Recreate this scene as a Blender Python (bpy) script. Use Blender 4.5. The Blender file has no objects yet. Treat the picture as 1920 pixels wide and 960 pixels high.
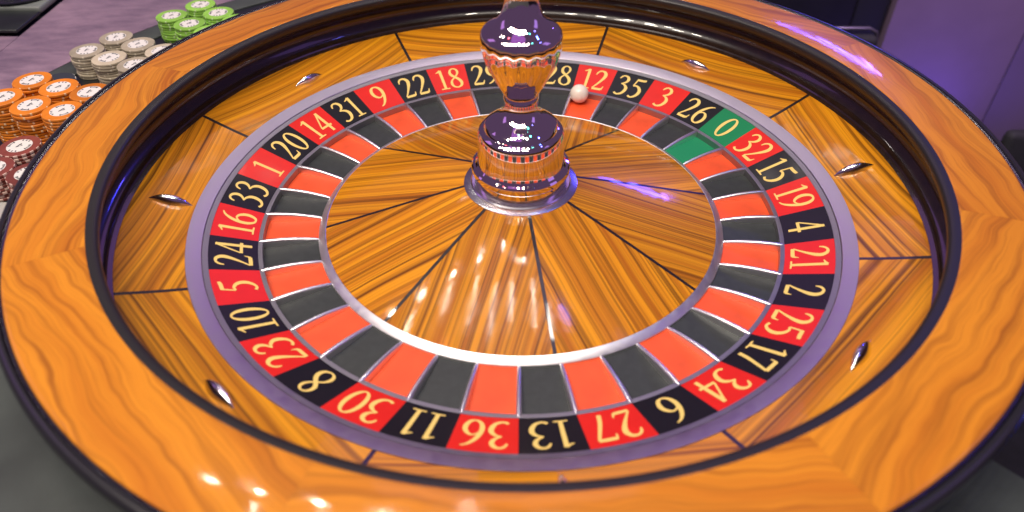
import bpy, math, random
from mathutils import Matrix, Vector
random.seed(7)
S = 0.28                                   # metres per wheel unit (number ring outer radius = 1)
R = math.radians
scn = bpy.context.scene
COL = scn.collection

# ------------------------------------------------------------------ camera
cd = bpy.data.cameras.new('camera'); cam = bpy.data.objects.new('camera', cd); COL.objects.link(cam)
right = Vector((0.99991479, 0.01253097, -0.00365963)); up = Vector((-0.00549025, 0.65800584, 0.75299281))
back = right.cross(up)
cam.matrix_world = Matrix(((right.x, up.x, back.x, 0.00118*S), (right.y, up.y, back.y, -1.95949*S),
                           (right.z, up.z, back.z, 1.44713*S), (0, 0, 0, 1)))
cd.sensor_fit = 'HORIZONTAL'; cd.sensor_width = 36; cd.lens = 1357.8/1920*36
cd.clip_start = 0.02; cd.clip_end = 60
cd.dof.use_dof = True; cd.dof.focus_distance = 2.62*S; cd.dof.aperture_fstop = 4.3
scn.camera = cam

# ------------------------------------------------------------------ world: dim violet room light
w = bpy.data.worlds.new('World'); scn.world = w; w.use_nodes = True
bg = w.node_tree.nodes['Background']; bg.inputs[0].default_value = (0.17, 0.100, 0.23, 1); bg.inputs[1].default_value = 0.52

# ------------------------------------------------------------------ lamps (positions in wheel units)
def area(name, pos, target, sx, sy, power, color, shape='RECTANGLE', spread=180):
    l = bpy.data.lights.new(name, 'AREA'); l.shape = shape; l.size = sx*S
    if shape in ('RECTANGLE', 'ELLIPSE'): l.size_y = sy*S
    l.energy = power; l.color = color; l.spread = R(spread)
    o = bpy.data.objects.new(name, l); COL.objects.link(o); o.location = Vector(pos)*S
    o.rotation_euler = (Vector(target)-Vector(pos)).to_track_quat('-Z', 'Y').to_euler()
    return o
WARM = (1.0, 0.90, 0.77)
rl = random.Random(11)
for i in range(16):                                          # chandelier bulbs above and behind the camera
    t = i/15; x = -5.0+6.4*(i % 8)/7; y = -2.9+1.5*(i // 8)+rl.uniform(-.1, .1)
    area('chandelier_bulb', (x, y, 7.2), (-0.2, -0.2, 0), 0.36, 0.36, 3.5, WARM, 'DISK')
for x in (-3.9, -3.2, -2.4, -1.6, -0.72, 0.25):              # row of downlights
    area('downlight', (x, 2.55, 7.0), (x*0.3, -0.2, 0), 0.11, 0.11, 0.45, WARM, 'DISK')
for i, (x, y, ln) in enumerate(((-3.25, 1.95, .5), (-2.35, 2.05, .5), (-1.5, 1.75, .8), (-0.85, 1.45, .8), (-0.28, 1.55, .6), (0.42, 1.5, .7), (0.9, 1.3, .5))):
    l = area('linear_lamp', (x, y, 7.0), (x*0.9, y-0.01, 0), 0.13, ln, 0.5, WARM); l.rotation_euler = (0, 0, 0)
for i in range(22):                                          # looped string of tiny bulbs
    t = i/21*math.pi; x, y = -0.2-0.42*math.cos(t*0.93), 3.35-1.15*math.sin(t*0.62+0.12)
    area('string_bulb', (x, y, 7.0), (0, -0.3, 0), 0.035, 0.035, 0.05, WARM, 'DISK')
for i in range(14):                                          # bead chain of little bulbs farther off
    area('bead_lamp', (-3.6+0.42*i, 6.4, 6.4), (0, 0, 0), 0.11, 0.11, 0.14, (1.0, 0.93, 0.85), 'DISK')
area('violet_wash', (-0.8, 0.2, 9.5), (0, 0, 0), 7.0, 3.4, 3.0, (0.50, 0.14, 0.85))  # added unseen area light that gives the turret domes a violet reflection
for p, c, e in (((2.6, -0.9, 8.5), (0.1, 0.9, 0.8), .5), ((3.4, 1.6, 8.0), (0.1, 0.2, 1.0), .8), ((4.6, -0.4, 7.5), (0.15, 0.15, 1.0), .8), ((-2.6, 1.4, 8.5), (1.0, 0.1, 0.15), .5), ((1.6, 1.9, 8.5), (0.2, 0.2, 1.0), .5), ((-0.6, -1.0, 8.8), (0.3, 1.0, 0.5), .25)):
    area('coloured_spot', p, (0, 0, 0), 0.45, 0.3, e, c, 'ELLIPSE')
# dim violet and lavender area lights, unseen, added to colour the metal reflections
area('violet_wash', (0.3, 11.0, 7.4), (0, 0, 0), 4.4, 3.2, 3.0, (0.56, 0.22, 0.95))
area('lavender_wash', (-0.2, 4.5, 8.0), (0, 0, 0), 3.6, 1.1, 0.75, (0.80, 0.78, 1.0))
area('violet_wash', (-7.5, 2.0, 5.0), (0, 0, 0), 2.0, 4.0, 1.6, (0.55, 0.25, 0.9))
area('violet_wash', (7.0, -1.0, 5.0), (0, 0, 0), 2.0, 4.0, 1.6, (0.45, 0.25, 1.0))
def tube(a, b, wid, power, color):                           # neon tube between two points, facing the wheel
    a = Vector(a); b = Vector(b); m = (a+b)/2
    l = bpy.data.lights.new('neon_tube', 'AREA'); l.shape = 'RECTANGLE'; l.size = (b-a).length*S; l.size_y = wid*S
    l.energy = power; l.color = color
    o = bpy.data.objects.new('neon_tube', l); COL.objects.link(o)
    z = (m-Vector((0.5, 0, 0))).normalized(); x = (b-a).normalized(); y = z.cross(x).normalized(); z = x.cross(y)
    o.matrix_world = Matrix(((x.x, y.x, z.x, m.x*S), (x.y, y.y, z.y, m.y*S), (x.z, y.z, z.z, m.z*S), (0, 0, 0, 1)))
VIO = (0.06, 0.06, 1.0)
area('wall_wash', (3.55, 3.45, -2.45), (3.55, 4.0, -1.5), 0.7, 0.15, 0.5, (0.16, 0.09, 1.0), 'RECTANGLE', 110)
area('wall_wash', (3.9, 1.2, 4.5), (3.7, 4.0, -1.0), 0.8, 0.8, 2.2, (0.75, 0.45, 1.0), 'RECTANGLE', 70)
area('blue_strip', (1.75, -0.55, -0.35), (1.05, -1.05, 0.1), 0.5, 0.08, 0.35, (0.05, 0.08, 1.0), 'RECTANGLE', 120)
tube((6.6, 16.2, 7.0), (8.05, 13.5, 7.0), 0.20, 8.5, VIO)
tube((7.7, 16.0, 7.0), (8.25, 13.8, 7.0), 0.22, 7.5, VIO)
tube((8.75, 15.2, 7.0), (8.3, 13.5, 7.0), 0.12, 2.5, (0.3, 0.15, 1.0))

scn.view_settings.view_transform = 'Standard'; scn.view_settings.look = 'None'
scn.view_settings.exposure = 0.0; scn.view_settings.gamma = 1.0
scn.cycles.max_bounces = 10; scn.cycles.glossy_bounces = 6
try: scn.cycles.use_denoising = True
except Exception: pass

# ------------------------------------------------------------------ helpers
def tag(o, label=None, cat=None, group=None, kind=None):
    if label: o['label'] = label
    if cat: o['category'] = cat
    if group: o['group'] = group
    if kind: o['kind'] = kind
    return o
def empty(name, loc=(0, 0, 0), parent=None):
    o = bpy.data.objects.new(name, None); COL.objects.link(o); o.location = loc; o.parent = parent
    o.empty_display_size = 0.02
    return o
def finish(me, smooth=35):
    me.validate(); me.update()
    if smooth:
        me.shade_smooth(); me.set_sharp_from_angle(angle=R(smooth))
    return me
def mesh(name, verts, faces, smooth=35):
    me = bpy.data.meshes.new(name); me.from_pydata([tuple(c*S for c in v) for v in verts], [], faces)
    return finish(me, smooth)
def obj(name, me, mat=None, parent=None, rotz=0.0, loc=(0, 0, 0)):
    o = bpy.data.objects.new(name, me); COL.objects.link(o); o.parent = parent
    o.rotation_euler = (0, 0, rotz); o.location = loc
    if mat is not None and not me.materials: me.materials.append(mat)
    return o
def sweep(prof, a0=0.0, a1=2*math.pi, n=160, name='ring', smooth=35, cut0=0.0, cut1=0.0):
    """sweep a closed (r,z) outline about the axis; cut = straight half gap left at the ends"""
    full = abs(a1-a0-2*math.pi) < 1e-6
    V, F = [], []; m = len(prof); rows = n if full else n+1
    for i in range(rows):
        t = i/n
        for r, z in prof:
            s0 = a0+(math.asin(cut0/r) if cut0 else 0); s1 = a1-(math.asin(cut1/r) if cut1 else 0)
            a = s0+(s1-s0)*t
            V.append((r*math.cos(a), r*math.sin(a), z))
    for i in range(n):
        for j in range(m):
            k = (j+1) % m; i2 = (i+1) % rows if full else i+1
            F.append((i*m+j, i2*m+j, i2*m+k, i*m+k))
    if not full:
        F.append(tuple(range(m))); F.append(tuple(n*m+j for j in reversed(range(m))))
    return mesh(name, V, F, smooth)
def lathe(prof, n=96, name='lathe', smooth=40, flute=None):
    V, F = [], []; m = len(prof)
    for i in range(n):
        a = 2*math.pi*i/n
        for r, z in prof:
            if flute and flute[0] < z < flute[1]:
                r *= 1+flute[2]*math.cos(flute[3]*a)*math.sin(math.pi*(z-flute[0])/(flute[1]-flute[0]))
            V.append((r*math.cos(a), r*math.sin(a), z))
    for i in range(n):
        i2 = (i+1) % n
        for j in range(m-1): F.append((i*m+j, i2*m+j, i2*m+j+1, i*m+j+1))
    F.append(tuple(i*m for i in reversed(range(n)))); F.append(tuple(i*m+m-1 for i in range(n)))
    return mesh(name, V, F, smooth)
def box(name, x0, x1, y0, y1, z0, z1, bev=0.0):
    import bmesh
    bm = bmesh.new(); bmesh.ops.create_cube(bm, size=1)
    for v in bm.verts:
        v.co = ((x0+x1)/2+v.co.x*(x1-x0), (y0+y1)/2+v.co.y*(y1-y0), (z0+z1)/2+v.co.z*(z1-z0)); v.co *= S
    if bev: bmesh.ops.bevel(bm, geom=bm.edges[:]+bm.verts[:], offset=bev*S, segments=3, affect='EDGES', profile=0.5)
    me = bpy.data.meshes.new(name); bm.to_mesh(me); bm.free()
    return finish(me, 35)
def polyplate(name, pts, z0, z1):
    n = len(pts)
    V = [(x, y, z0) for x, y in pts]+[(x, y, z1) for x, y in pts]
    F = [tuple(reversed(range(n))), tuple(range(n, 2*n))]+[(i, (i+1) % n, n+(i+1) % n, n+i) for i in range(n)]
    return mesh(name, V, F, 20)

# ------------------------------------------------------------------ materials
def new(name):
    m = bpy.data.materials.new(name); m.use_nodes = True
    return m, m.node_tree.nodes, m.node_tree.links, m.node_tree.nodes['Principled BSDF']
def plain(name, col, rough=0.5, metal=0.0, coat=0.0, coatr=0.03, var=0.0, scale=60, bump=0.0, bscale=400, spec=0.5, roughvar=0.0, objrand=0.0):
    m, N, L, b = new(name)
    b.inputs['Base Color'].default_value = (*col, 1); b.inputs['Roughness'].default_value = rough
    b.inputs['Metallic'].default_value = metal; b.inputs['Coat Weight'].default_value = coat
    b.inputs['Coat Roughness'].default_value = coatr; b.inputs['Specular IOR Level'].default_value = spec
    if var or bump or roughvar:
        tc = N.new('ShaderNodeTexCoord')
    if var or roughvar:
        n = N.new('ShaderNodeTexNoise'); n.inputs['Scale'].default_value = scale; n.inputs['Detail'].default_value = 5
        L.new(tc.outputs['Object'], n.inputs['Vector'])
    if var:
        cr = N.new('ShaderNodeValToRGB')
        cr.color_ramp.elements[0].position = 0.3; cr.color_ramp.elements[1].position = 0.7
        cr.color_ramp.elements[0].color = (*[c*(1-var) for c in col], 1)
        cr.color_ramp.elements[1].color = (*[min(1, c*(1+var)) for c in col], 1)
        L.new(n.outputs['Fac'], cr.inputs[0]); L.new(cr.outputs[0], b.inputs['Base Color'])
        if objrand:
            oi = N.new('ShaderNodeObjectInfo'); hs = N.new('ShaderNodeHueSaturation'); mr2 = N.new('ShaderNodeMapRange')
            mr2.inputs[3].default_value = 1-objrand; mr2.inputs[4].default_value = 1+objrand*0.4
            L.new(oi.outputs['Random'], mr2.inputs[0]); L.new(mr2.outputs[0], hs.inputs['Value']); L.new(cr.outputs[0], hs.inputs['Color']); L.new(hs.outputs[0], b.inputs['Base Color'])
    if roughvar:
        mr = N.new('ShaderNodeMapRange'); mr.inputs[3].default_value = max(0, rough-roughvar); mr.inputs[4].default_value = rough+roughvar
        L.new(n.outputs['Fac'], mr.inputs[0]); L.new(mr.outputs[0], b.inputs['Roughness'])
    if bump:
        n2 = N.new('ShaderNodeTexNoise'); n2.inputs['Scale'].default_value = bscale; n2.inputs['Detail'].default_value = 3
        bp = N.new('ShaderNodeBump'); bp.inputs['Strength'].default_value = bump; bp.inputs['Distance'].default_value = 0.001
        L.new(tc.outputs['Object'], n2.inputs['Vector']); L.new(n2.outputs['Fac'], bp.inputs['Height']); L.new(bp.outputs[0], b.inputs['Normal'])
    return m
def math_n(N, L, op, a, b=None, c=None):
    n = N.new('ShaderNodeMath'); n.operation = op
    for i, v in enumerate((a, b, c)):
        if v is None: continue
        if isinstance(v, (int, float)): n.inputs[i].default_value = v
        else: L.new(v, n.inputs[i])
    return n.outputs[0]
def wood(name, along_y, lines, light, mid, dark, wavy=0.012, amount=1.0, stretch=0.05, lowfreq=14, rough=0.35, tone=0.0):
    """veneer: dark pore lines along the grain over broad tonal bands, under clear lacquer"""
    m, N, L, b = new(name)
    tc = N.new('ShaderNodeTexCoord'); oi = N.new('ShaderNodeObjectInfo')
    sp = N.new('ShaderNodeSeparateXYZ'); L.new(tc.outputs['Object'], sp.inputs[0])
    g, cr_ = (sp.outputs['Y'], sp.outputs['X']) if along_y else (sp.outputs['X'], sp.outputs['Y'])
    off = math_n(N, L, 'MULTIPLY', oi.outputs['Random'], 7.0)
    # slow wander of the grain
    cw = N.new('ShaderNodeCombineXYZ'); L.new(math_n(N, L, 'MULTIPLY', g, 1.0), cw.inputs[0]); L.new(math_n(N, L, 'MULTIPLY', cr_, 1.3), cw.inputs[1]); L.new(off, cw.inputs[2])
    nw = N.new('ShaderNodeTexNoise'); nw.inputs['Scale'].default_value = lowfreq; nw.inputs['Detail'].default_value = 2.5
    L.new(cw.outputs[0], nw.inputs['Vector'])
    wv = math_n(N, L, 'MULTIPLY', math_n(N, L, 'SUBTRACT', nw.outputs['Fac'], 0.5), wavy*2)
    tilt = math_n(N, L, 'MULTIPLY', g, math_n(N, L, 'MULTIPLY', math_n(N, L, 'SUBTRACT', oi.outputs['Random'], 0.5), 0.22))
    c2 = math_n(N, L, 'MULTIPLY', math_n(N, L, 'ADD', math_n(N, L, 'ADD', cr_, wv), tilt), math_n(N, L, 'ADD', math_n(N, L, 'MULTIPLY', math_n(N, L, 'FRACT', math_n(N, L, 'MULTIPLY', oi.outputs['Random'], 13.7)), 0.6), 0.72))
    def layer(scale, detail, st, seed):
        cx = N.new('ShaderNodeCombineXYZ')
        L.new(math_n(N, L, 'MULTIPLY', g, scale*st), cx.inputs[0]); L.new(math_n(N, L, 'MULTIPLY', c2, scale), cx.inputs[1])
        L.new(math_n(N, L, 'ADD', off, seed), cx.inputs[2])
        n = N.new('ShaderNodeTexNoise'); n.inputs['Scale'].default_value = 1.0; n.inputs['Detail'].default_value = detail; n.inputs['Roughness'].default_value = 0.6
        L.new(cx.outputs[0], n.inputs['Vector']); return n.outputs['Fac']
    broad = layer(lines*0.35, 2, stretch, 1.0); fine = layer(lines, 6, stretch*0.6, 5.0); hair = layer(max(lines*5, 1100), 3, stretch*0.5*(290/max(lines, 290) if lines > 100 else 0.25), 9.0)
    r1 = N.new('ShaderNodeValToRGB'); e = r1.color_ramp.elements
    e[0].position = 0.30; e[0].color = (*mid, 1); e[1].position = 0.62; e[1].color = (*light, 1)
    L.new(broad, r1.inputs[0])
    r2 = N.new('ShaderNodeValToRGB'); e = r2.color_ramp.elements
    e[0].position = 0.47; e[0].color = (0, 0, 0, 1); e[1].position = 0.69; e[1].color = (1, 1, 1, 1)
    L.new(fine, r2.inputs[0])
    r3 = N.new('ShaderNodeValToRGB'); e = r3.color_ramp.elements
    e[0].position = 0.52; e[0].color = (0, 0, 0, 1); e[1].position = 0.75; e[1].color = (1, 1, 1, 1)
    L.new(hair, r3.inputs[0])
    mx = N.new('ShaderNodeMixRGB'); L.new(math_n(N, L, 'MULTIPLY', r2.outputs[0], amount), mx.inputs[0])
    L.new(r1.outputs[0], mx.inputs[1]); mx.inputs[2].default_value = (*dark, 1)
    mx2 = N.new('ShaderNodeMixRGB'); L.new(math_n(N, L, 'MULTIPLY', r3.outputs[0], 0.6*amount), mx2.inputs[0])
    L.new(mx.outputs[0], mx2.inputs[1]); mx2.inputs[2].default_value = (*dark, 1)
    hs = N.new('ShaderNodeHueSaturation'); L.new(mx2.outputs[0], hs.inputs['Color'])       # each piece of veneer has its own tone
    L.new(math_n(N, L, 'ADD', math_n(N, L, 'MULTIPLY', math_n(N, L, 'FRACT', math_n(N, L, 'MULTIPLY', oi.outputs['Random'], 31.3)), tone), 1.10-tone), hs.inputs['Value'])
    L.new(hs.outputs[0], b.inputs['Base Color'])
    b.inputs['Roughness'].default_value = rough
    b.inputs['Coat Weight'].default_value = 1.0; b.inputs['Coat Roughness'].default_value = 0.05; b.inputs['Coat IOR'].default_value = 1.42; b.inputs['Specular IOR Level'].default_value = 0.15
    # handling marks: patches of duller lacquer
    ns = N.new('ShaderNodeTexNoise'); ns.inputs['Scale'].default_value = 38; ns.inputs['Detail'].default_value = 8; ns.inputs['Roughness'].default_value = 0.7
    L.new(tc.outputs['Object'], ns.inputs['Vector'])
    ms = N.new('ShaderNodeMapRange'); ms.inputs[1].default_value = 0.38; ms.inputs[2].default_value = 0.72; ms.inputs[3].default_value = 0.03; ms.inputs[4].default_value = 0.13
    L.new(ns.outputs['Fac'], ms.inputs[0]); L.new(ms.outputs[0], b.inputs['Coat Roughness'])
    # lacquer is not perfectly flat
    nb = N.new('ShaderNodeTexNoise'); nb.inputs['Scale'].default_value = 55; nb.inputs['Detail'].default_value = 2
    L.new(tc.outputs['Object'], nb.inputs['Vector'])
    bp = N.new('ShaderNodeBump'); bp.inputs['Strength'].default_value = 0.03; bp.inputs['Distance'].default_value = 0.002
    L.new(nb.outputs['Fac'], bp.inputs['Height']); L.new(bp.outputs[0], b.inputs['Coat Normal'])
    return m
M = {}
M['cone_wood'] = wood('zebra_veneer_radial', False, 290, (0.78, 0.310, 0.010), (0.44, 0.130, 0.007), (0.060, 0.014, 0.003), wavy=0.0035, stretch=0.008, lowfreq=8, amount=0.9, tone=0.22)
M['bowl_wood'] = wood('zebra_veneer_chord', True, 290, (0.78, 0.315, 0.010), (0.46, 0.140, 0.007), (0.060, 0.015, 0.003), wavy=0.003, stretch=0.008, lowfreq=8, amount=0.9, tone=0.22)
M['rim_wood'] = wood('cherry_rim', True, 150, (0.66, 0.242, 0.017), (0.50, 0.150, 0.011), (0.19, 0.044, 0.006), wavy=0.017, amount=0.7, stretch=0.035, lowfreq=11, tone=0.05)
def brushed(name, col, rough, n_scale=900):
    m, N, L, b = new(name)
    b.inputs['Metallic'].default_value = 1; b.inputs['Base Color'].default_value = (*col, 1)
    tc = N.new('ShaderNodeTexCoord')
    n = N.new('ShaderNodeTexNoise'); n.inputs['Scale'].default_value = n_scale; n.inputs['Detail'].default_value = 4
    n2 = N.new('ShaderNodeTexNoise'); n2.inputs['Scale'].default_value = 140; n2.inputs['Detail'].default_value = 5
    L.new(tc.outputs['Object'], n.inputs['Vector']); L.new(tc.outputs['Object'], n2.inputs['Vector'])
    mr = N.new('ShaderNodeMapRange'); mr.inputs[1].default_value = 0.3; mr.inputs[2].default_value = 0.7
    mr.inputs[3].default_value = rough*0.88; mr.inputs[4].default_value = rough*1.14
    L.new(n2.outputs['Fac'], mr.inputs[0]); L.new(mr.outputs[0], b.inputs['Roughness'])
    bp = N.new('ShaderNodeBump'); bp.inputs['Strength'].default_value = 0.04; bp.inputs['Distance'].default_value = 0.0004
    L.new(n.outputs['Fac'], bp.inputs['Height']); L.new(bp.outputs[0], b.inputs['Normal'])
    return m
M['alu'] = brushed('brushed_aluminium', (0.80, 0.79, 0.82), 0.24)
M['alu_soft'] = brushed('satin_aluminium', (0.40, 0.39, 0.40), 0.40)
M['stud'] = plain('polished_stud', (0.92, 0.90, 0.92), 0.14, 1.0)
M['chrome'] = plain('chrome', (0.88, 0.86, 0.88), 0.06, 1.0)
M['fret'] = plain('polished_fret', (0.93, 0.92, 0.93), 0.32, 1.0)
M['turret'] = plain('polished_turret', (0.93, 0.83, 0.79), 0.04, 1.0)
M['red_panel'] = plain('red_print', (0.70, 0.017, 0.009), 0.4, coat=0.3, coatr=0.12, spec=0.25, var=0.05, scale=70)
M['black_panel'] = plain('black_print', (0.006, 0.006, 0.008), 0.4, coat=0.3, coatr=0.12, spec=0.25, bump=0.05, bscale=900)
M['green_panel'] = plain('green_print', (0.005, 0.21, 0.075), 0.4, coat=0.3, coatr=0.12, spec=0.25)
M['gold'] = plain('gold_print', (0.86, 0.62, 0.17), 0.45)
M['red_floor'] = plain('red_pocket', (0.80, 0.088, 0.020), 0.45, var=0.10, scale=60)
M['black_floor'] = plain('black_pocket', (0.032, 0.037, 0.035), 0.42, var=0.15, scale=160, bump=0.12, bscale=1200)
M['green_floor'] = plain('green_pocket', (0.008, 0.25, 0.10), 0.45)
M['inlay'] = plain('ebony_strip', (0.012, 0.009, 0.010), 0.3, coat=1.0)
M['track'] = plain('dark_lacquered_track', (0.022, 0.011, 0.008), 0.25, coat=1.0, coatr=0.02, var=0.4, scale=90)
M['lip'] = plain('black_lip', (0.014, 0.012, 0.011), 0.42, coat=0.15, coatr=0.2, bump=0.06, bscale=700)
M['trim'] = plain('black_trim', (0.014, 0.014, 0.015), 0.32, coat=0.6, coatr=0.12, bump=0.05, bscale=500)
M['ball'] = plain('ivory_ball', (0.86, 0.78, 0.66), 0.22, coat=0.3, var=0.02)

# ------------------------------------------------------------------ setting
floor_me = box('floor', -14, 14, -10, 16, -2.75, -2.68)
tag(obj('floor', floor_me, plain('dark_carpet', (0.010, 0.009, 0.014), 0.9, var=0.4, scale=20)), kind='structure')

# table under the wheel
table = empty('roulette_table', (0, 0, -0.02*S))
tag(table, 'dark roulette table with violet suede layout under the wheel and chips', 'table')
M['vinyl'] = plain('grey_green_vinyl', (0.052, 0.062, 0.055), 0.42, var=0.35, scale=14, bump=0.15, bscale=500)
TOP = [(-5, -3.2), (3.0, -3.2), (3.0, -2.88), (0.96, -1.09), (0.42, -0.61), (0.45, 3.2), (-5, 3.2)]
def table_top():
    V, F = [], []; n = 240
    for i in range(n):
        a = 2*math.pi*i/n; dx, dy = math.cos(a), math.sin(a); best = 1.40
        for (x0, y0), (x1, y1) in zip(TOP, TOP[1:]+TOP[:1]):
            ex, ey = x1-x0, y1-y0; den = dx*ey-dy*ex
            if abs(den) < 1e-9: continue
            t = (x0*ey-y0*ex)/den; u = (x0*dy-y0*dx)/den
            if t > 0 and -1e-6 <= u <= 1+1e-6: best = max(best, t)
        for r, z in ((1.305, -0.12), (best, -0.12), (best, 0.04), (1.305, 0.04)): V.append((r*dx, r*dy, z))
    for i in range(n):
        k = (i+1) % n
        for j in range(4): F.append((i*4+j, k*4+j, k*4+(j+1) % 4, i*4+(j+1) % 4))
    return mesh('table_top', V, F, 20)
obj('table_top', table_top(), M['vinyl'], table)
m, N, L, b = new('violet_suede')
tc = N.new('ShaderNodeTexCoord'); n = N.new('ShaderNodeTexNoise'); n.inputs['Scale'].default_value = 26; n.inputs['Detail'].default_value = 7; n.inputs['Roughness'].default_value = 0.65
mp = N.new('ShaderNodeMapping'); mp.inputs['Scale'].default_value = (0.6, 1.5, 1); mp.inputs['Rotation'].default_value = (0, 0, R(-25))
L.new(tc.outputs['Object'], mp.inputs[0]); L.new(mp.outputs[0], n.inputs['Vector'])
cr = N.new('ShaderNodeValToRGB'); cr.color_ramp.elements[0].position = 0.35; cr.color_ramp.elements[1].position = 0.68
cr.color_ramp.elements[0].color = (0.13, 0.075, 0.125, 1); cr.color_ramp.elements[1].color = (0.30, 0.185, 0.25, 1)
L.new(n.outputs['Fac'], cr.inputs[0]); L.new(cr.outputs[0], b.inputs['Base Color']); b.inputs['Roughness'].default_value = 0.95
b.inputs['Sheen Weight'].default_value = 0.3
n2 = N.new('ShaderNodeTexNoise'); n2.inputs['Scale'].default_value = 1500; bp = N.new('ShaderNodeBump'); bp.inputs['Strength'].default_value = 0.3; bp.inputs['Distance'].default_value = 0.0005
L.new(tc.outputs['Object'], n2.inputs['Vector']); L.new(n2.outputs['Fac'], bp.inputs['Height']); L.new(bp.outputs[0], b.inputs['Normal'])
M['suede'] = m
# violet layout cloth, cut round the wheel well
def cloth(pts, z0, z1):
    return polyplate('layout_cloth', pts, z0, z1)
arc = [(2.15*math.cos(R(a)), 2.15*math.sin(R(a))) for a in range(92, 171, 3)]
obj('layout_cloth', cloth([(0.40, 2.148), (0.40, 3.15), (-2.298, 3.15), (-2.298, 0.375)] + arc[::-1], 0.0405, 0.052), M['suede'], table)
obj('side_cloth', polyplate('side_cloth', [(-4.9, 0.40), (-2.304, 0.40), (-2.304, 1.172), (-4.9, 1.172)], 0.0405, 0.050), M['suede'], table)
obj('apron_band', sweep([(2.03, 0.0405), (2.148, 0.0405), (2.148, 0.051), (2.14, 0.054), (2.04, 0.054), (2.03, 0.051)], R(90), R(183), 60), M['vinyl'], table)
obj('chip_well', sweep([(1.31, 0.0405), (2.029, 0.0405), (2.029, 0.046), (1.31, 0.046)], R(88), R(183), 60),
    plain('black_well', (0.010, 0.012, 0.014), 0.35, coat=0.3, coatr=0.2), table)
# dark padded side beyond the cloth
tag(obj('padded_rail', box('padded_rail', -4.9, -2.306, 1.40, 3.1, 0.041, 0.075, 0.012), plain('grey_pad_vinyl', (0.17, 0.19, 0.17), 0.4, var=0.25, scale=18, bump=0.15, bscale=500)),
    'dark grey padded rail pad beyond the violet cloth, top left corner', 'rail pad')
tag(obj('lower_pad', box('lower_pad', -4.9, -2.306, 1.178, 1.396, 0.041, 0.058, 0.006), plain('black_vinyl', (0.016, 0.019, 0.019), 0.35, var=0.3, scale=30)),
    'narrow black vinyl strip between padded rail and violet cloth', 'strip')
dish = tag(obj('black_dish', lathe([(0.155, 0.0), (0.165, 0.006), (0.165, 0.012), (0.158, 0.014), (0.13, 0.008), (0.06, 0.006), (0.0005, 0.006)], 64), plain('black_dish', (0.008, 0.010, 0.011), 0.25, coat=0.5), None, 0, (-2.475*S, 1.565*S, 0.0755*S)),
    'shallow black round dish on the padded rail, top left corner', 'dish')
knob = tag(obj('metal_cap', lathe([(0.045, 0), (0.05, 0.006), (0.05, 0.02), (0.042, 0.026), (0.02, 0.026), (0.015, 0.02), (0.0005, 0.02)], 40), M['alu'], None, 0, (-2.535*S, 1.555*S, 0.082*S)),
    'small grey metal cap lying in the black dish', 'cap')
tag(obj('pale_mat', box('pale_mat', -2.5, -1.515, -0.66, -0.09, 0.0205, 0.036, 0.004), plain('pale_mat', (0.42, 0.40, 0.37), 0.6, var=0.12, scale=40)),
    'pale grey mat at the left edge beside the wheel', 'mat')

# ------------------------------------------------------------------ wheel bowl (stationary)
bowl = empty('wheel_bowl', (0, 0, 0.02*S))
tag(bowl, 'round orange wood roulette wheel bowl with black ball track and chrome deflectors', 'roulette wheel')
OFF = -0.02                                        # parts are modelled about the wheel centre
def bobj(name, me, mat, rotz=0, parent=None):
    return obj(name, me, mat, parent or bowl, rotz, (0, 0, OFF*S) if parent is None else (0, 0, 0))
DIV = 26.8
HALF = 0.0062
def profile_line(pts, thick):
    return pts+[(pts[-1][0], pts[-1][1]-thick), (pts[0][0], pts[0][1]-thick)]
bowl_prof = profile_line([(1.0605, 0.0215), (1.11, 0.0355), (1.17, 0.0545), (1.2378, 0.0775)], 0.02)
me = sweep(bowl_prof, -R(22.5), R(22.5), 24, 'veneer_panel', 20, HALF, HALF)
for k in range(8): bobj('veneer_panel', me, M['bowl_wood'], R(DIV+22.5+45*k))
def strip(prof, hw, rise, name):
    V, F = [], []
    for r, z in prof:
        V += [(r, -hw, z-0.01), (r, -hw, z+rise), (r, hw, z+rise), (r, hw, z-0.01)]
    for i in range(len(prof)-1):
        for j in range(4):
            V0 = i*4; F.append((V0+j, V0+(j+1) % 4, V0+4+(j+1) % 4, V0+4+j))
    F += [(3, 2, 1, 0), tuple(len(V)-4+j for j in range(4))]
    return mesh(name, V, F, 20)
me = strip(bowl_prof[:4], HALF-0.0004, 0.0004, 'inlay_strip')
for k in range(8): bobj('inlay_strip', me, M['inlay'], R(DIV+45*k))
track = [(1.2382, 0.060), (1.2382, 0.0785), (1.250, 0.0845), (1.2535, 0.0895), (1.2565, 0.0895), (1.2585, 0.0875), (1.266, 0.090), (1.276, 0.097),
         (1.287, 0.110), (1.294, 0.126), (1.2965, 0.142), (1.293, 0.157), (1.289, 0.166), (1.290, 0.170), (1.287, 0.178), (1.279, 0.186), (1.268, 0.192), (1.2505, 0.197),
         (1.252, 0.2005), (1.36, 0.2005), (1.36, 0.060)]
bobj('ball_track', sweep(track, n=200, smooth=28), M['track'])
lip = [(1.249, 0.2008), (1.238, 0.2020), (1.2295, 0.208), (1.2235, 0.217), (1.2195, 0.2275), (1.2190, 0.2355), (1.2215, 0.2415), (1.2270, 0.2452), (1.2360, 0.2478), (1.2472, 0.2498), (1.2472, 0.2008)]
bobj('track_lip', sweep(lip, n=200, smooth=45), M['lip'])
rim_prof = [(1.2475, 0.2008), (1.2475, 0.2500), (1.2500, 0.2508), (1.2525, 0.2510), (1.4310, 0.2510), (1.4345, 0.2505), (1.4385, 0.2475), (1.4385, 0.2008)]
me = sweep(rim_prof, -R(22.5), R(22.5), 30, 'rim_panel', 40, 0.0002, 0.0002)
for k in range(8): bobj('rim_panel', me, M['rim_wood'], R(DIV+22.5+45*k))
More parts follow.
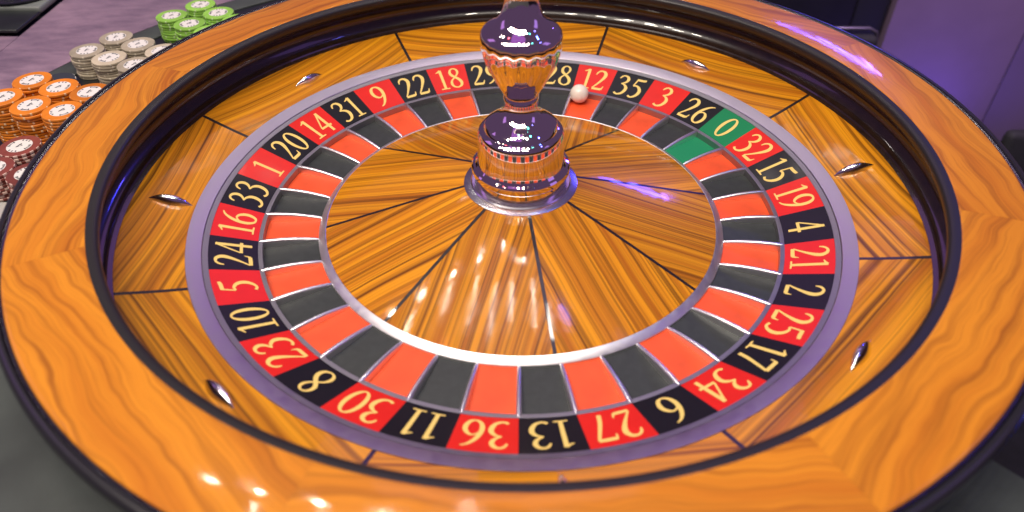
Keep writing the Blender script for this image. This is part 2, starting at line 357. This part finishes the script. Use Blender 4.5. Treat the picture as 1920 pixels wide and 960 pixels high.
bobj('edge_strip', sweep([(1.4387, 0.2008), (1.4387, 0.2470), (1.4405, 0.2490), (1.4465, 0.2505), (1.4485, 0.2490), (1.4485, 0.2008)], n=200, smooth=40), brushed('edge_metal', (0.17, 0.165, 0.17), 0.2))
trim = [(1.4487, 0.19), (1.4487, 0.2470), (1.451, 0.2520), (1.458, 0.2530), (1.466, 0.2490), (1.471, 0.2400), (1.472, 0.228), (1.469, 0.214),
        (1.462, 0.198), (1.44, 0.180), (1.38, 0.12), (1.325, 0.065), (1.295, 0.03), (1.285, -0.16), (1.05, -0.16), (1.05, -0.13), (1.236, -0.13), (1.236, 0.057), (1.363, 0.057), (1.363, 0.19)]
bobj('outer_shell', sweep(trim, n=200, smooth=40), M['trim'])
# deflectors: pointed canoe bumps, alternating radial and tangential
def canoe(half, hw, h):
    V, F = [], []; n, m = 18, 10
    for i in range(n+1):
        t = -1+2*i/n; wd = hw*(1-abs(t)**1.8)+1e-5; hh = h*(1-abs(t)**2.2)
        for j in range(m+1):
            u = -1+2*j/m
            V.append((t*half, wd*u, max(0.0, hh*max(0, 1-u*u)**0.62)-0.001))
    for i in range(n):
        for j in range(m):
            a = i*(m+1)+j; F.append((a, a+m+1, a+m+2, a+1))
    bot = [i*(m+1) for i in range(n+1)]+[i*(m+1)+m for i in reversed(range(n+1))]
    F.append(tuple(bot))
    return mesh('deflector', V, F, 50)
cano = canoe(0.069, 0.0190, 0.028)
slope = math.atan2(0.056, 0.177)
for k in range(8):
    a = R(4.9+45*k); r = 1.134
    o = bobj('deflector', cano, M['stud'])
    base = Matrix.Rotation(a, 4, 'Z') @ Matrix.Translation(((r)*S, 0, (0.0433-0.0002+OFF)*S)) @ Matrix.Rotation(-slope, 4, 'Y')
    if k % 2: base = base @ Matrix.Rotation(R(90), 4, 'Z')
    o.matrix_basis = base

# ------------------------------------------------------------------ rotor (turning)
rotor = empty('wheel_rotor', (0, 0, -0.12*S))
tag(rotor, 'turning wheel head with red and black numbered pockets, wood cone and chrome turret', 'roulette rotor')
def robj(name, me, mat, rotz=0, parent=None):
    return obj(name, me, mat, parent or rotor, rotz, (0, 0, 0.12*S) if parent is None else (0, 0, 0))
ORD = [0, 32, 15, 19, 4, 21, 2, 25, 17, 34, 6, 27, 13, 36, 11, 30, 8, 23, 10, 5, 24, 16, 33, 1, 20, 14, 31, 9, 22, 18, 29, 7, 28, 12, 35, 3, 26]
A0 = 36.39; STEP = 360/37
cone_prof = profile_line([(0.165, 0.0665), (0.30, 0.0335), (0.45, -0.0055), (0.56, -0.0345), (0.6505, -0.0585)], 0.02)
me = sweep(cone_prof, -R(22.5), R(22.5), 26, 'cone_panel', 20, HALF*0.9, HALF*0.9)
for k in range(8): robj('cone_panel', me, M['cone_wood'], R(8.6+22.5+45*k))
me = strip(cone_prof[:5], HALF*0.9-0.0004, 0.0004, 'cone_inlay_strip')
for k in range(8): robj('cone_inlay_strip', me, M['inlay'], R(8.6+45*k))
robj('inner_ring', sweep([(0.6507, -0.085), (0.6507, -0.0590), (0.6525, -0.0578), (0.6575, -0.0600), (0.6745, -0.0695), (0.6765, -0.0715), (0.6765, -0.085)], n=180, smooth=25), brushed('hub_ring_aluminium', (0.84, 0.83, 0.84), 0.42))
robj('pocket_ring', sweep([(0.8500, -0.0900), (0.8500, -0.0510), (0.8560, -0.0500), (0.8630, -0.0494), (0.8630, -0.0900)], n=180, smooth=30), M['alu_soft'])
robj('number_lip', sweep([(1.0003, -0.02), (1.0003, 0.0010), (1.0080, 0.0036), (1.0158, 0.0060), (1.0158, -0.02)], n=180, smooth=30), M['alu_soft'])
robj('groove', sweep([(1.0159, -0.02), (1.0159, 0.0020), (1.0172, 0.0022), (1.0172, -0.02)], n=180, smooth=30), M['inlay'])
robj('outer_ring', sweep([(1.0173, -0.02), (1.0173, 0.0066), (1.0185, 0.0082), (1.030, 0.0130), (1.050, 0.0205), (1.0595, 0.0236), (1.0595, -0.02)], n=180, smooth=30), brushed('ring_aluminium', (0.62, 0.57, 0.63), 0.35))
robj('rotor_pan', sweep([(0.10, -0.118), (1.055, -0.118), (1.055, -0.091), (0.10, -0.091)], n=96), M['inlay'])
h = R(STEP/2)
panel_me = {}; floor_mes = {}
for c in ('red', 'black', 'green'):
    panel_me[c] = sweep([(0.8632, -0.066), (0.8632, -0.0502), (0.9999, -0.0003), (0.9999, -0.016)], -h, h, 8, 'number_panel', 20)
    panel_me[c].materials.append(M[c+'_panel'])
    floor_mes[c] = sweep([(0.6767, -0.086), (0.6767, -0.0770), (0.8498, -0.0755), (0.8498, -0.086)], -h, h, 6, 'pocket_floor', 20)
    floor_mes[c].materials.append(M[c+'_floor'])
# frets
def fret():
    V, F = [], []; st = 12; hw = 0.0072
    for i in range(st+1):
        t = i/st; r = 0.6740+t*(0.8590-0.6740); top = -0.0690+t*0.0215+0.006*math.sin(math.pi*t)
        wd = hw*(0.85+0.25*t)*(0.75 if i in (0, st) else 1)
        if i in (0, st): top -= 0.0015
        V.append((r, -wd, -0.080))
        for j in range(7):
            a = math.pi*j/6; V.append((r, -wd*math.cos(a), top-wd+wd*math.sin(a)))
        V.append((r, wd, -0.080))
    for i in range(st):
        for j in range(8): F.append((i*9+j, (i+1)*9+j, (i+1)*9+j+1, i*9+j+1))
        F.append((i*9+8, (i+1)*9+8, (i+1)*9, i*9))
    F.append(tuple(range(9))); F.append(tuple(st*9+j for j in reversed(range(9))))
    return mesh('separator', V, F, 60)
fret_me = fret()

# numerals: pen strokes with thick and thin, swept as ribbons on the sloping band
def ell(cx, cy, rx, ry, thick, thin, n=22):
    return [(cx+rx*math.cos(2*math.pi*i/n), cy+ry*math.sin(2*math.pi*i/n), thin+(thick-thin)*abs(math.cos(2*math.pi*i/n))**1.3) for i in range(n+1)]
D6 = [(.43, .955, .028), (.30, .88, .055), (.17, .70, .085), (.085, .46, .10), (.075, .24, .10), (.14, .08, .075), (.255, .022, .05), (.37, .07, .078), (.44, .22, .10), (.435, .38, .10), (.36, .51, .075), (.255, .555, .045), (.15, .49, .035), (.10, .40, .03)]
DIG = {
 0: [ell(.25, .49, .195, .455, .10, .042)],
 1: [[(.27, .96, .09), (.27, .5, .09), (.27, .01, .09)], [(.10, .845, .022), (.19, .885, .05), (.275, .945, .075)], [(.10, .022, .036), (.27, .028, .045), (.44, .022, .036)]],
 2: [[(.05, .735, .03), (.085, .86, .055), (.18, .945, .058), (.31, .925, .085), (.385, .80, .108), (.37, .65, .105), (.29, .46, .078), (.17, .25, .052), (.05, .075, .04)], [(.045, .05, .085), (.25, .05, .09), (.40, .055, .088)], [(.395, .05, .085), (.435, .12, .045), (.46, .215, .018)]],
 3: [[(.06, .79, .035), (.11, .90, .055), (.20, .955, .055), (.315, .915, .082), (.375, .79, .095), (.325, .65, .07), (.18, .545, .03)], [(.19, .55, .03), (.31, .52, .065), (.415, .41, .10), (.425, .26, .108), (.35, .10, .085), (.22, .025, .06), (.115, .04, .066), (.065, .085, .072)]],
 4: [[(.345, .955, .05), (.20, .64, .045), (.035, .305, .04)], [(.02, .285, .072), (.25, .285, .072), (.475, .285, .072)], [(.345, .965, .085), (.345, .5, .092), (.345, 0, .092)]],
 5: [[(.135, .90, .088), (.29, .905, .088), (.415, .925, .088)], [(.41, .90, .085), (.44, .975, .025)], [(.15, .93, .042), (.12, .75, .042), (.09, .575, .042)], [(.09, .565, .04), (.20, .60, .062), (.325, .535, .088), (.405, .40, .108), (.40, .24, .106), (.315, .095, .078), (.19, .025, .06), (.075, .07, .075)]],
 6: [D6],
 7: [[(.06, .905, .092), (.25, .905, .092), (.44, .905, .092)], [(.065, .93, .04), (.045, .84, .036), (.035, .75, .022)], [(.435, .90, .055), (.345, .61, .072), (.245, .28, .085), (.19, .0, .092)]],
 8: [[(.25, .53, .085), (.145, .635, .095), (.105, .76, .085), (.145, .90, .06), (.25, .96, .045), (.355, .90, .06), (.39, .77, .072), (.345, .65, .055), (.25, .53, .045), (.115, .40, .055), (.06, .25, .085), (.10, .10, .07), (.25, .022, .045), (.40, .09, .075), (.445, .23, .10), (.39, .38, .10), (.25, .53, .085)]],
 9: [[(.5-x, .98-y, w_) for x, y, w_ in D6]],
}
def spline(P, per=5):
    out = []
    for i in range(len(P)-1):
        p0 = P[max(i-1, 0)]; p1 = P[i]; p2 = P[i+1]; p3 = P[min(i+2, len(P)-1)]
        for s in range(per):
            t = s/per
            out.append(tuple(0.5*((2*p1[k])+(p2[k]-p0[k])*t+(2*p0[k]-5*p1[k]+4*p2[k]-p3[k])*t*t+(3*p1[k]-p0[k]-3*p2[k]+p3[k])*t**3) for k in range(3)))
    out.append(P[-1]); return out
def glyph(digit):
    """ribbons (list of quad strips) in digit units, with a stacking level"""
    strips = []
    for lev, st in enumerate(DIG[digit]):
        P = spline(st); Ls = []
        closed = (P[0][0]-P[-1][0])**2+(P[0][1]-P[-1][1])**2 < 1e-6
        for i, (x, y, wd) in enumerate(P):
            a = P[i-1] if i else (P[-2] if closed else P[0]); b_ = P[i+1] if i < len(P)-1 else (P[1] if closed else P[-1])
            dx, dy = b_[0]-a[0], b_[1]-a[1]; l = math.hypot(dx, dy) or 1
            wd = wd*1.10+0.004; nx, ny = -dy/l*wd/2, dx/l*wd/2
            Ls.append(((x+nx, y+ny), (x-nx, y-ny), lev+i/len(P)*0.8))
        strips.append(Ls)
    return strips
WID = {1: 0.40}
def numeral_mesh(num, to3d, name='numeral', gap=0.06):
    V, F = [], []; ds = [int(ch) for ch in str(num)]
    tot = sum(WID.get(d, 0.5) for d in ds)+gap*(len(ds)-1); x = -tot/2
    for d in ds:
        sh = (WID.get(d, 0.5)-0.5)/2
        for Ls in glyph(d):
            b0 = len(V)
            for (l, r, lev) in Ls:
                V.append(to3d(x+sh+l[0], l[1], lev)); V.append(to3d(x+sh+r[0], r[1], lev))
            for i in range(len(Ls)-1): F.append((b0+2*i, b0+2*i+1, b0+2*i+3, b0+2*i+2))
        x += WID.get(d, 0.5)+gap
    return mesh(name, V, F, 0)
HT = 0.1145
def on_band(u, v, lev):
    s = 0.118+v*0.78; r = 0.8632+s*(0.9999-0.8632); z = -0.0502+s*0.0499
    a = -(u*HT)/0.94
    return (r*math.cos(a), r*math.sin(a), z+0.0005+lev*0.00012)
REDS = {1, 3, 5, 7, 9, 12, 14, 16, 18, 19, 21, 23, 25, 27, 30, 32, 34, 36}
for k, num in enumerate(ORD):
    c = 'green' if num == 0 else 'red' if num in REDS else 'black'
    mid = R(A0-STEP*(k+0.5))
    p = robj('number_panel', panel_me[c], None, mid); tag(p, '%s panel with gold number %d' % (c, num))
    nm = numeral_mesh(num, on_band); obj('numeral', nm, M['gold'], p)
    f = robj('pocket_floor', floor_mes[c], None, mid); tag(f, '%s pocket of number %d' % (c, num))
    robj('separator', fret_me, M['fret'], R(A0-STEP*k))

# turret
tur = robj('turret', lathe([(0.150, 0.050), (0.150, 0.108), (0.153, 0.113), (0.1585, 0.118), (0.1595, 0.126), (0.1585, 0.135), (0.154, 0.140), (0.146, 0.143), (0.1400, 0.150), (0.1380, 0.162), (0.1378, 0.175),
    (0.1368, 0.215), (0.1358, 0.243), (0.1348, 0.252), (0.1310, 0.261), (0.1235, 0.268), (0.1165, 0.271), (0.1150, 0.276), (0.1110, 0.284), (0.1000, 0.2925), (0.0860, 0.3005), (0.0720, 0.309), (0.0610, 0.318), (0.0530, 0.329),
    (0.0490, 0.340), (0.0475, 0.352), (0.0480, 0.362), (0.0520, 0.366), (0.0535, 0.371), (0.0520, 0.377), (0.0500, 0.381), (0.0535, 0.388), (0.0600, 0.400), (0.0690, 0.416), (0.0790, 0.435), (0.0900, 0.457), (0.1010, 0.480), (0.1100, 0.503), (0.1155, 0.524),
    (0.1180, 0.542), (0.1184, 0.556), (0.1178, 0.568), (0.1155, 0.577), (0.1110, 0.584), (0.1030, 0.5905), (0.0920, 0.5965), (0.0810, 0.6035), (0.0710, 0.6120), (0.0625, 0.6225), (0.0560, 0.6350), (0.0510, 0.6500), (0.0480, 0.6680), (0.0468, 0.690), (0.0475, 0.715), (0.0520, 0.735), (0.0590, 0.755), (0.0600, 0.785), (0.0500, 0.815), (0.0300, 0.832), (0.0005, 0.838)], 192, 'turret', 22, (0.40, 0.565, 0.014, 18)), M['turret'])
fl = obj('base_flange', lathe([(0.1520, 0.046), (0.1870, 0.052), (0.1880, 0.0585), (0.1865, 0.0635), (0.1820, 0.0655), (0.1640, 0.0700), (0.1600, 0.074), (0.1505, 0.0745)], 128, 'base_flange', 30), M['alu'], tur)

# ------------------------------------------------------------------ ball
import bmesh
bm = bmesh.new(); bmesh.ops.create_uvsphere(bm, u_segments=48, v_segments=32, radius=0.0385*S)
bme = bpy.data.meshes.new('ball'); bm.to_mesh(bme); bm.free(); finish(bme, 0); bme.shade_smooth()
tag(obj('ball', bme, M['ball'], None, 0, (0.811*math.cos(R(72.55))*S, 0.811*math.sin(R(72.55))*S, (-0.0755+0.0387)*S)),
    'ivory white ball resting in the red pocket of number 12', 'ball')

# ------------------------------------------------------------------ chips
CR, CT, ZT = 0.0668, 0.0115, 0.0265
def chip_mesh(name, body, spot, spots, frac):
    prof = [(0.0005, 0.0), (0.0645, 0.0), (CR-0.0004, 0.0012), (CR, 0.0024), (CR, CT-0.0034), (CR-0.0006, CT-0.0018), (0.0645, CT-0.0008), (0.045, CT-0.0009), (0.0005, CT-0.0009)]
    n = 64; V, F, mi = [], [], []; m_ = len(prof)
    for i in range(n):
        a = 2*math.pi*i/n
        for r, z in prof: V.append((r*math.cos(a), r*math.sin(a), z))
    for i in range(n):
        i2 = (i+1) % n; on = (i/n*spots) % 1 < frac
        for j in range(m_-1):
            F.append((i*m_+j, i2*m_+j, i2*m_+j+1, i*m_+j+1)); mi.append(1 if on and 1 <= j <= 5 else 0)
    me = mesh(name, V, F, 30)
    me.materials.append(body); me.materials.append(spot)
    if len(me.polygons) == len(mi):
        for p, k in zip(me.polygons, mi): p.material_index = k
    return me
wht = plain('chip_white', (0.78, 0.75, 0.70), 0.5); ink = plain('chip_ink', (0.03, 0.035, 0.05), 0.6)
inlay_me = lathe([(0.0005, 0.0), (0.0405, 0.0), (0.0405, 0.0004), (0.0005, 0.0005)], 48, 'inlay', 20)
def marks_mesh():
    V, F = [], []
    def arcq(r0, r1, a0, a1, n):
        b0 = len(V)
        for i in range(n+1):
            a = a0+(a1-a0)*i/n
            V.append((r0*math.cos(a), r0*math.sin(a), 0.00075)); V.append((r1*math.cos(a), r1*math.sin(a), 0.00075))
        for i in range(n): F.append((b0+2*i, b0+2*i+1, b0+2*i+3, b0+2*i+2))
    for q in range(4):
        a = q*math.pi/2
        if q % 2 == 0:
            arcq(0.0290, 0.0385, a-0.42, a-0.30, 2); arcq(0.0290, 0.0385, a+0.30, a+0.42, 2)
            for s in range(7): arcq(0.031, 0.0375, a-0.26+s*0.08, a-0.215+s*0.08, 1)
        else:
            for s in (-1, 0, 1): arcq(0.031, 0.038, a+s*0.36-0.07, a+s*0.36+0.07, 2)
    return mesh('inlay_marks', V, F, 0)
marks_me = marks_mesh()
four_me = numeral_mesh(4, lambda u, v, lev: (u*0.034, (v-0.5)*0.026, 0.0008+lev*0.00012), 'numeral')
CH = {
 'orange': (plain('orange_chip', (0.74, 0.215, 0.014), 0.42, var=0.14, scale=90, objrand=0.3), plain('orange_spot', (0.85, 0.55, 0.30), 0.45), 14, .10),
 'beige': (plain('beige_chip', (0.50, 0.43, 0.31), 0.5, var=0.14, scale=90, objrand=0.3), plain('beige_spot', (0.64, 0.57, 0.44), 0.5), 8, .12),
 'green': (plain('green_chip', (0.30, 0.60, 0.085), 0.42, var=0.14, scale=90, objrand=0.3), plain('green_spot', (0.55, 0.75, 0.35), 0.45), 10, .12),
 'brown red': (plain('brown_red_chip', (0.21, 0.048, 0.036), 0.45, var=0.14, scale=90, objrand=0.3), plain('brown_red_spot', (0.72, 0.50, 0.42), 0.45), 16, .28),
}
ORDN = ['topmost', 'second', 'third', 'fourth', 'fifth', 'sixth', 'seventh', 'eighth', 'ninth', 'tenth', 'eleventh', 'twelfth', 'thirteenth', 'fourteenth']
ST = {
 'orange': (14, [(-1.8043, 0.4553), (-1.6786, 0.4014), (-1.5486, 0.3668), (-1.8429, 0.3265), (-1.714, 0.2713), (-1.5846, 0.2347)],
   ['back row left', 'back row middle', 'back row right by the rim', 'front row cut by picture edge', 'front row middle', 'front row right by the rim']),
 'beige': (9, [(-1.7236, 0.9488), (-1.7912, 0.8234), (-1.6026, 0.8832), (-1.6706, 0.7566), (-1.4801, 0.8214), (-1.5424, 0.6988)],
   ['farthest back', 'leftmost', 'back row middle', 'front row middle', 'back row right by the rim', 'front row right by the rim']),
 'green': (9, [(-1.5691, 1.1744), (-1.4812, 1.2989), (-1.4584, 1.0892), (-1.3691, 1.2082), (-1.3453, 1.0112), (-1.2606, 1.1287)],
   ['leftmost', 'farthest back', 'front row middle', 'back row middle', 'front row right by the rim', 'back row right by the rim']),
 'brown red': (8, [(-1.7011, 0.1171), (-1.7204, -0.0165), (-1.589, -0.0449)], ['behind', 'cut by picture edge', 'mostly behind the rim']),
}
rnd = random.Random(3)
for col, (n, pts, desc) in ST.items():
    body, spot, ns, fr = CH[col]; cme = chip_mesh('chip', body, spot, ns, fr)
    for (x, y), ds in zip(pts, desc):
        for k in range(n):
            top = k == n-1
            j = 0.0026 if not top else 0.0008
            o = obj('chip', cme, None, None, rnd.uniform(0, 6.28), ((x+rnd.uniform(-j, j))*S, (y+rnd.uniform(-j, j))*S, (ZT+k*CT)*S))
            tag(o, '%s chip, %s%s, in the %s stack %s' % (col, ORDN[n-1-k], '' if top else ' from top', col, ds), 'chip', '%s chips in stacks beside the wheel' % col)
            if top:
                i_ = obj('inlay', inlay_me, wht, o, 0, (0, 0, (CT-0.0008)*S)); obj('inlay_marks', marks_me, ink, i_)
                nu = obj('numeral', four_me, ink, i_, math.pi*0.5+rnd.uniform(-0.4, 0.4)-o.rotation_euler.z+math.pi*0.4)
pm = chip_mesh('chip', ink, wht, 12, .45)
for k in range(4):
    o = obj('chip', pm, None, None, k*1.3, (-1.862*S, 0.672*S, (ZT+k*CT)*S))
    tag(o, 'black and white spotted chip, %s%s, between beige and orange stacks' % (ORDN[3-k], '' if k == 3 else ' from top'), 'chip', 'spotted chips between the stacks')

# ------------------------------------------------------------------ background at the right
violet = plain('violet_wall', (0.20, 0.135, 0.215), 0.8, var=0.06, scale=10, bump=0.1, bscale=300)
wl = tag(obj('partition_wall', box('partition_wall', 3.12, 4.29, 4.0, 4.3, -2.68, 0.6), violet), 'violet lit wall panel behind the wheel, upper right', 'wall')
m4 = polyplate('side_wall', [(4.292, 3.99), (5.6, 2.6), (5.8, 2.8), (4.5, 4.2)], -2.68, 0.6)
tag(obj('side_wall', m4, plain('shaded_violet_wall', (0.13, 0.085, 0.17), 0.85, var=0.06, scale=10)), 'violet wall return with painted-in shade at the far right edge', 'wall')  # same wall as the partition; its shade is mixed into this darker colour
blk = plain('black_cabinet', (0.006, 0.006, 0.007), 0.6, var=0.3, scale=20, bump=0.1)
tag(obj('black_cabinet', box('black_cabinet', 0.6, 2.80, 4.02, 4.6, -2.68, 0.3, 0.02), blk), 'black cabinet side behind the wheel rim, top right of centre', 'cabinet')
tag(obj('black_post', box('black_post', 2.815, 3.10, 4.06, 4.3, -2.68, 0.5, 0.02), plain('black_post', (0.007, 0.007, 0.009), 0.7)), 'black post between the cabinet and violet wall', 'post')

# two chairs behind the table
def pipe(pts, rad, name, seg=10):
    V, F = [], []; P = [Vector(p) for p in pts]
    for i, p in enumerate(P):
        d = (P[min(i+1, len(P)-1)]-P[max(i-1, 0)]).normalized(); a = d.cross(Vector((0, 1, 0.02))).normalized(); b_ = d.cross(a)
        for j in range(seg):
            t = 2*math.pi*j/seg; V.append(tuple(p+a*rad*math.cos(t)+b_*rad*math.sin(t)))
    for i in range(len(P)-1):
        for j in range(seg):
            k = (j+1) % seg; F.append((i*seg+j, (i+1)*seg+j, (i+1)*seg+k, i*seg+k))
    F.append(tuple(range(seg))); F.append(tuple((len(P)-1)*seg+j for j in reversed(range(seg))))
    return mesh(name, V, F, 50)
def chair(x0, x1, y, ztop, bev, label, frame):
    c = tag(empty('chair', (((x0+x1)/2)*S, y*S, -2.68*S)), label, 'chair')
    X, Y, Z = (x0+x1)/2, y, -2.68
    fab = plain('charcoal_fabric', (0.020, 0.020, 0.023), 0.75, var=0.2, scale=40, bump=0.2, bscale=900)
    obj('backrest', box('backrest', x0+0.03-X, x1-0.03-X, -0.05, 0.05, ztop-0.95-Z, ztop-0.025-Z, bev), fab, c)
    obj('seat', box('seat', x0-X, x1-X, -1.15, -0.055, -1.65-Z, -1.52-Z, 0.05), fab, c)
    if frame:
        h_ = [(x0-X, 0.06, 0.0), (x0-X, 0.06, ztop-0.10-Z), (x0+0.02-X, 0.06, ztop-0.03-Z), (x0+0.08-X, 0.06, ztop-Z), (x1-0.08-X, 0.06, ztop-Z), (x1-0.02-X, 0.06, ztop-0.03-Z), (x1-X, 0.06, ztop-0.10-Z), (x1-X, 0.06, 0.0)]
        obj('frame', pipe(h_, 0.014, 'frame'), M['alu_soft'], c)
    for sx in (x0+0.08-X, x1-0.08-X):
        for yy in (-1.08, -0.12):
            obj('leg', box('leg', sx-0.02, sx+0.02, yy-0.02, yy+0.02, 0.0, -1.66-Z), M['trim'], c)
chair(1.95, 2.575, 3.0, -0.752, 0.04, 'charcoal chair with grey metal tube frame in front of the black post', True)
chair(3.32, 4.3, 2.4, -1.17, 0.045, 'black chair back at the right picture edge under the violet wall', False)
